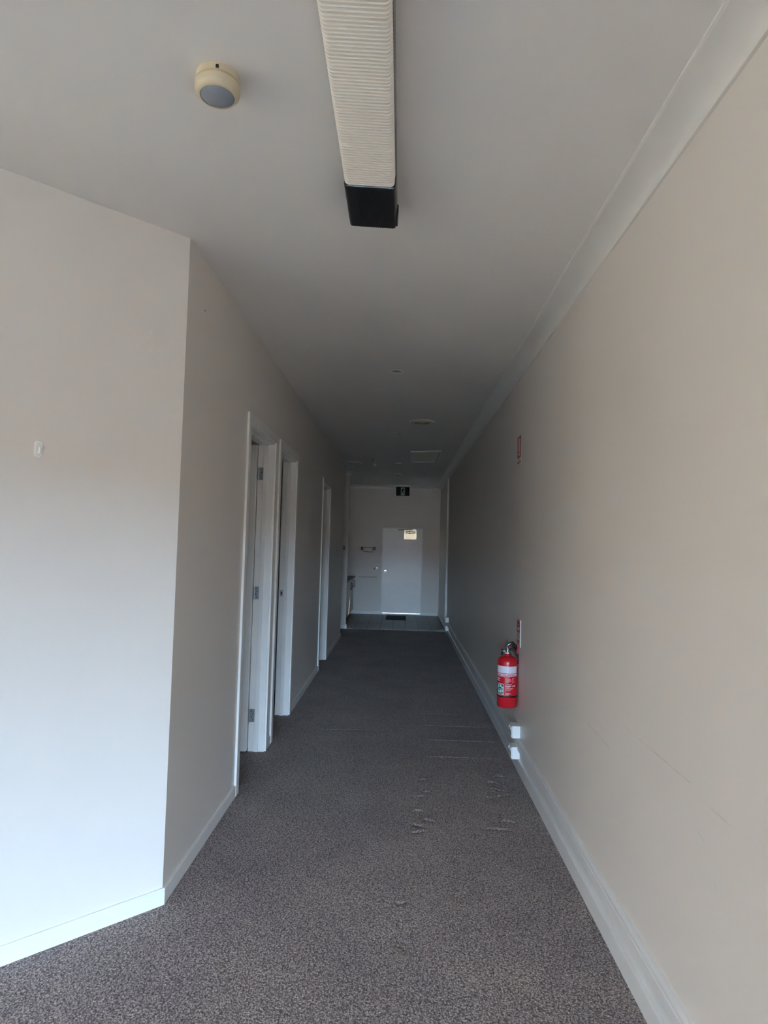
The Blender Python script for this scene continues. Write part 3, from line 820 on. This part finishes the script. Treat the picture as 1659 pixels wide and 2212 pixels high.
MB().tube([V3(-.014, .443, .016), V3(.03, .446, .012)], .0035, 8).build('pin_rod', M_chrome, fe, smooth=True)
MB().tube([V3(-.058, .453, .016), V3(-.018, .457, .016)], [.0045, .0042], 8).build('red_pin', M_redprint, fe, smooth=True)
MB().tube([V3(-.02, .444, .016), V3(-.018, .468, .014), V3(-.010, .486, .012), V3(.0, .500, .010)], .0018, 6).build('seal_wire', M_dark, fe, smooth=True)
MB().tube([V3(.014, .422, -.01), V3(.040, .418, -.012), V3(.062, .398, -.014), V3(.078, .366, -.016), V3(.080, .340, -.018), V3(.072, .318, -.020)], [.009, .009, .010, .011, .011, .010], 12).build('hose', M_black, fe, smooth=True)
MB().tube([V3(.012, .404, .012), V3(.022, .392, .012), V3(.028, .378, .010)], [.006, .006, .005], 8).build('nozzle_clip', M_dark, fe, smooth=True)
bk = MB().box(.070, XR - EX - .0005, -.012, .006, .395, .458).box(.066, .074, -.004, .004, .33, .42).build('wall_bracket', M_redprint, fe, bevel=.002)

# ------------------------------------------------------------------ signs on the right wall
def wall_quad(b, y0, y1, z0, z1, x0, x1): return b.box(-x1, -x0, y0, y1, z0, z1)
sg = thing('fire_sign', 'red bordered fire sign high on the right wall', 'sign', (XR, 5.045, 2.405))
MB().box(-.002, 0, -.078, .078, -.117, .117).build('plate', M_signw, sg)
for (y0, y1, z0, z1) in ((-.074, -.044, -.062, .104), (.040, .074, -.062, .104), (-.044, .040, .092, .104), (-.044, .040, -.062, -.048), (-.02, .040, -.024, -.018), (-.074, .074, -.106, -.096)):
    MB().box(-.0026, -.002, y0, y1, z0, z1).build('red_print', M_redprint, sg)
sg = thing('extinguisher_sign', 'fire extinguisher sign with red arch and arrow just above the extinguisher', 'sign', (XR, 4.965, .995))
MB().box(-.0015, 0, -.085, .085, -.104, .104).build('plate', M_signw, sg)
MB().box(-.007, 0, -.100, -.086, -.104, .100).build('curled_edge', M_white, sg, bevel=.003)
arch = [(-.058, .0), (.058, .0)] + [(.058 * math.cos(PI * i / 12), .045 + .05 * math.sin(PI * i / 12)) for i in range(13)]
fx = lambda p, t: (t, p[0], p[1])
MB().prism(arch, -.0022, -.0015, fx).build('red_arch', M_redprint, sg)
for (y0, y1, z0, z1) in ((-.046, -.010, .016, .046), (.004, .040, .012, .034), (-.03, .03, .054, .060)):
    MB().box(-.0027, -.0022, y0, y1, z0, z1).build('white_mark', M_signw, sg)
for z in (-.012, -.026, -.040): MB().box(-.0022, -.0015, -.05, .05, z - .004, z + .003).build('text_line', M_brown, sg)
MB().prism([(-.055, -.058), (0, -.096), (.055, -.058)], -.0022, -.0015, fx).build('arrow', M_redprint, sg)

# ------------------------------------------------------------------ power outlets on the duct
def outlet(y, z, label, x=XR, lower=False):
    t = thing('power_outlet', label, 'power outlet', (x, y, z), group='outlets on the skirting duct')
    MB().box(-.058, 0, 0, .115, 0, .088).build('box', M_white, t, bevel=.004)
    MB().box(-.064, -.058, .004, .111, .004, .084).build('faceplate', M_white, t, bevel=.002)
    for dy in (.022, .085):
        MB().box(-.070, -.064, dy, dy + .012, .058, .074).build('switch', M_white, t, bevel=.002)
        MB().box(-.0646, -.064, dy - .004, dy + .016, .020, .040).build('socket_slots', M_dark, t)
    return t
outlet(4.835, .236, 'white power outlet box above the duct, near the extinguisher')
outlet(4.835, .084, 'white power outlet box on the duct, lower one near the extinguisher')
outlet(11.95, .236, 'white power outlet box above the duct, far down by the conduit')
outlet(11.95, .084, 'white power outlet box on the duct, lower one by the conduit')
t = thing('cable_conduit', 'slim white cable conduit running up the right wall', 'conduit', (XR, 12.55, 0))
MB().box(-.034, 0, -.016, .016, .30, H - .02).build('trunking', M_trim, t, bevel=.002)
MB().box(-.040, 0, -.020, .020, .25, .32).build('end_boot', M_white, t, bevel=.003)

# ------------------------------------------------------------------ hook on the angled wall, nail mark
hk = thing('wall_hook', 'white adhesive hook on the angled left wall', 'hook', (-1.457, 2.513, 1.975), (0, 0, -PI / 4 + PI / 2 + PI))
# local: wall plane is local XZ, room is towards local -Y
hk.rotation_euler = (0, 0, PI / 4)
def pill_v(hw_, hh, n=8):
    pts = []
    for s, a0 in ((1, 0), (-1, PI)):
        for i in range(n + 1):
            a = a0 + PI * i / n
            pts.append((hw_ * math.cos(a), s * (hh - hw_) + hw_ * math.sin(a)))
    return pts
MB().prism(pill_v(.0155, .035), -.0075, 0, lambda p, t: (p[0], t, p[1])).build('plate', M_hook, hk, bevel=.002)
MB().prism(pill_v(.0105, .018), -.010, -.0075, lambda p, t: (p[0], t, p[1] + .004)).build('recess_pad', M_hook, hk, bevel=.001)
MB().tube([(0, -.005, -.008), (0, -.014, -.016), (0, -.022, -.014), (0, -.026, -.004), (0, -.026, .006)], [.006, .006, .0055, .005, .004], 10).build('hook', M_hook, hk, smooth=True)
t = tag(MB().lathe([(.004, -.0002), (.004, .0012)], 12, axis='x').build('nail_head', M_hole, smooth=True), 'tiny dark nail head high on the left wall', 'nail')
t.location = (XL, 3.20, 2.80)

# ------------------------------------------------------------------ end wall fittings
t = thing('paper_towel_holder', 'dark paper towel holder on the end wall left of the door', 'towel holder', (-.779, YE, 1.54))
for s in (-1, 1):
    br_ = MB().box(s * .150 - .024, s * .150 + .024, -.018, 0, -.035, .035).build('end_bracket', M_dark, t, bevel=.008)
    MB().tube([(s * .150, -.012, 0), (s * .150, -.075, -.004)], .008, 8).build('arm', M_dark, br_)
MB().tube([(-.155, -.070, .020), (.155, -.070, .020)], .005, 8).build('top_rod', M_dark, t)
MB().tube([(-.118, -.070, .018), (-.112, -.068, -.060), (-.095, -.068, -.070), (.085, -.068, -.080), (.100, -.068, -.070), (.112, -.070, .018)], .0045, 8).build('wire_guard', M_dark, t)
t = thing('towel_rail', 'thin towel rail on the end wall below the wall socket', 'towel rail', (-.771, YE, .866))
for s in (-1, 1):
    MB().lathe([(.013, 0), (.013, -.006), (.008, -.008), (.008, -.045)], 14, c=(s * .235, 0, .003 * s), axis='y').build('bracket', M_white, t, smooth=True)
MB().tube([(-.235, -.040, -.003), (.235, -.040, .003)], .005, 8).build('bar', M_dark, t)
t = thing('wall_socket', 'wall socket with white plug on the end wall beside the door', 'wall socket', (-.587, YE, 1.07))
MB().box(-.058, .058, -.008, 0, -.034, .034).build('plate', M_cab, t, bevel=.003)
MB().box(.012, .048, -.014, -.008, .012, .026).build('switch', M_brass, t, bevel=.002)
MB().box(.002, .038, -.045, -.008, -.030, .006).build('plug', M_white, t, bevel=.006)
MB().box(-.036, -.016, -.0095, -.008, -.014, .008).build('socket_slots', M_dark, t)

# nib wall controls
t = thing('intercom_panel', 'small dark intercom panel on the nib wall', 'intercom', (-1.113, YNIB, 1.565))
MB().box(-.026, .026, -.02, 0, -.035, .035).build('case', M_dark, t, bevel=.004)
MB().box(-.016, .016, -.023, -.02, -.004, .018).build('screen', M_signw, t)
t = thing('light_switch', 'pale light switch plate under the intercom on the nib wall', 'light switch', (-1.105, YNIB, 1.465))
MB().box(-.026, .026, -.008, 0, -.036, .036).build('plate', M_trim, t, bevel=.003)
MB().box(-.008, .008, -.013, -.008, -.012, .012).build('rocker', M_white, t, bevel=.002)

# ------------------------------------------------------------------ kitchenette
kc = thing('base_cabinet', 'grey base cabinet with dark bow handles beside the end wall', 'cabinet', (-1.1, 12.62, 0))
LY = YE - 12.62
MB().box(-.60, -.02, 0, LY - .002, .10, .845).build('body', M_cab, kc)
MB().box(-.58, -.065, .01, LY - .002, .002, .10).build('kickboard', M_bench, kc)
nd = 3; dl = LY / nd
for i in range(nd):
    y0, y1 = i * dl + .002, (i + 1) * dl - .004
    d = MB().box(-.020, -.001, y0, y1, .105, .838).build('door', M_cab, kc, bevel=.0015)
    hy = (y0 + .06, y1 - .16, y1 - .20)[i]
    MB().tube([(-.001, hy, .640), (.036, hy, .640), (.040, hy, .650), (.040, hy, .772), (.036, hy, .782), (-.001, hy, .782)], .007, 8).build('handle', M_dark, d)
bt = MB().box(-1.72, -1.062, 12.602, YE - .001, .847, .882).build('benchtop', M_bench, bevel=.004)
tag(bt, 'dark laminate benchtop over the kitchenette cabinet', 'benchtop')

# ------------------------------------------------------------------ doormat
dm = MB().box(-.225, .225, -.40, .40, .0005, .010).build('doormat', M_mat, bevel=.004)
dm.location = (-.078, 14.60, 0)
tag(dm, 'dark brown doormat on the tiles at the exit door', 'doormat')
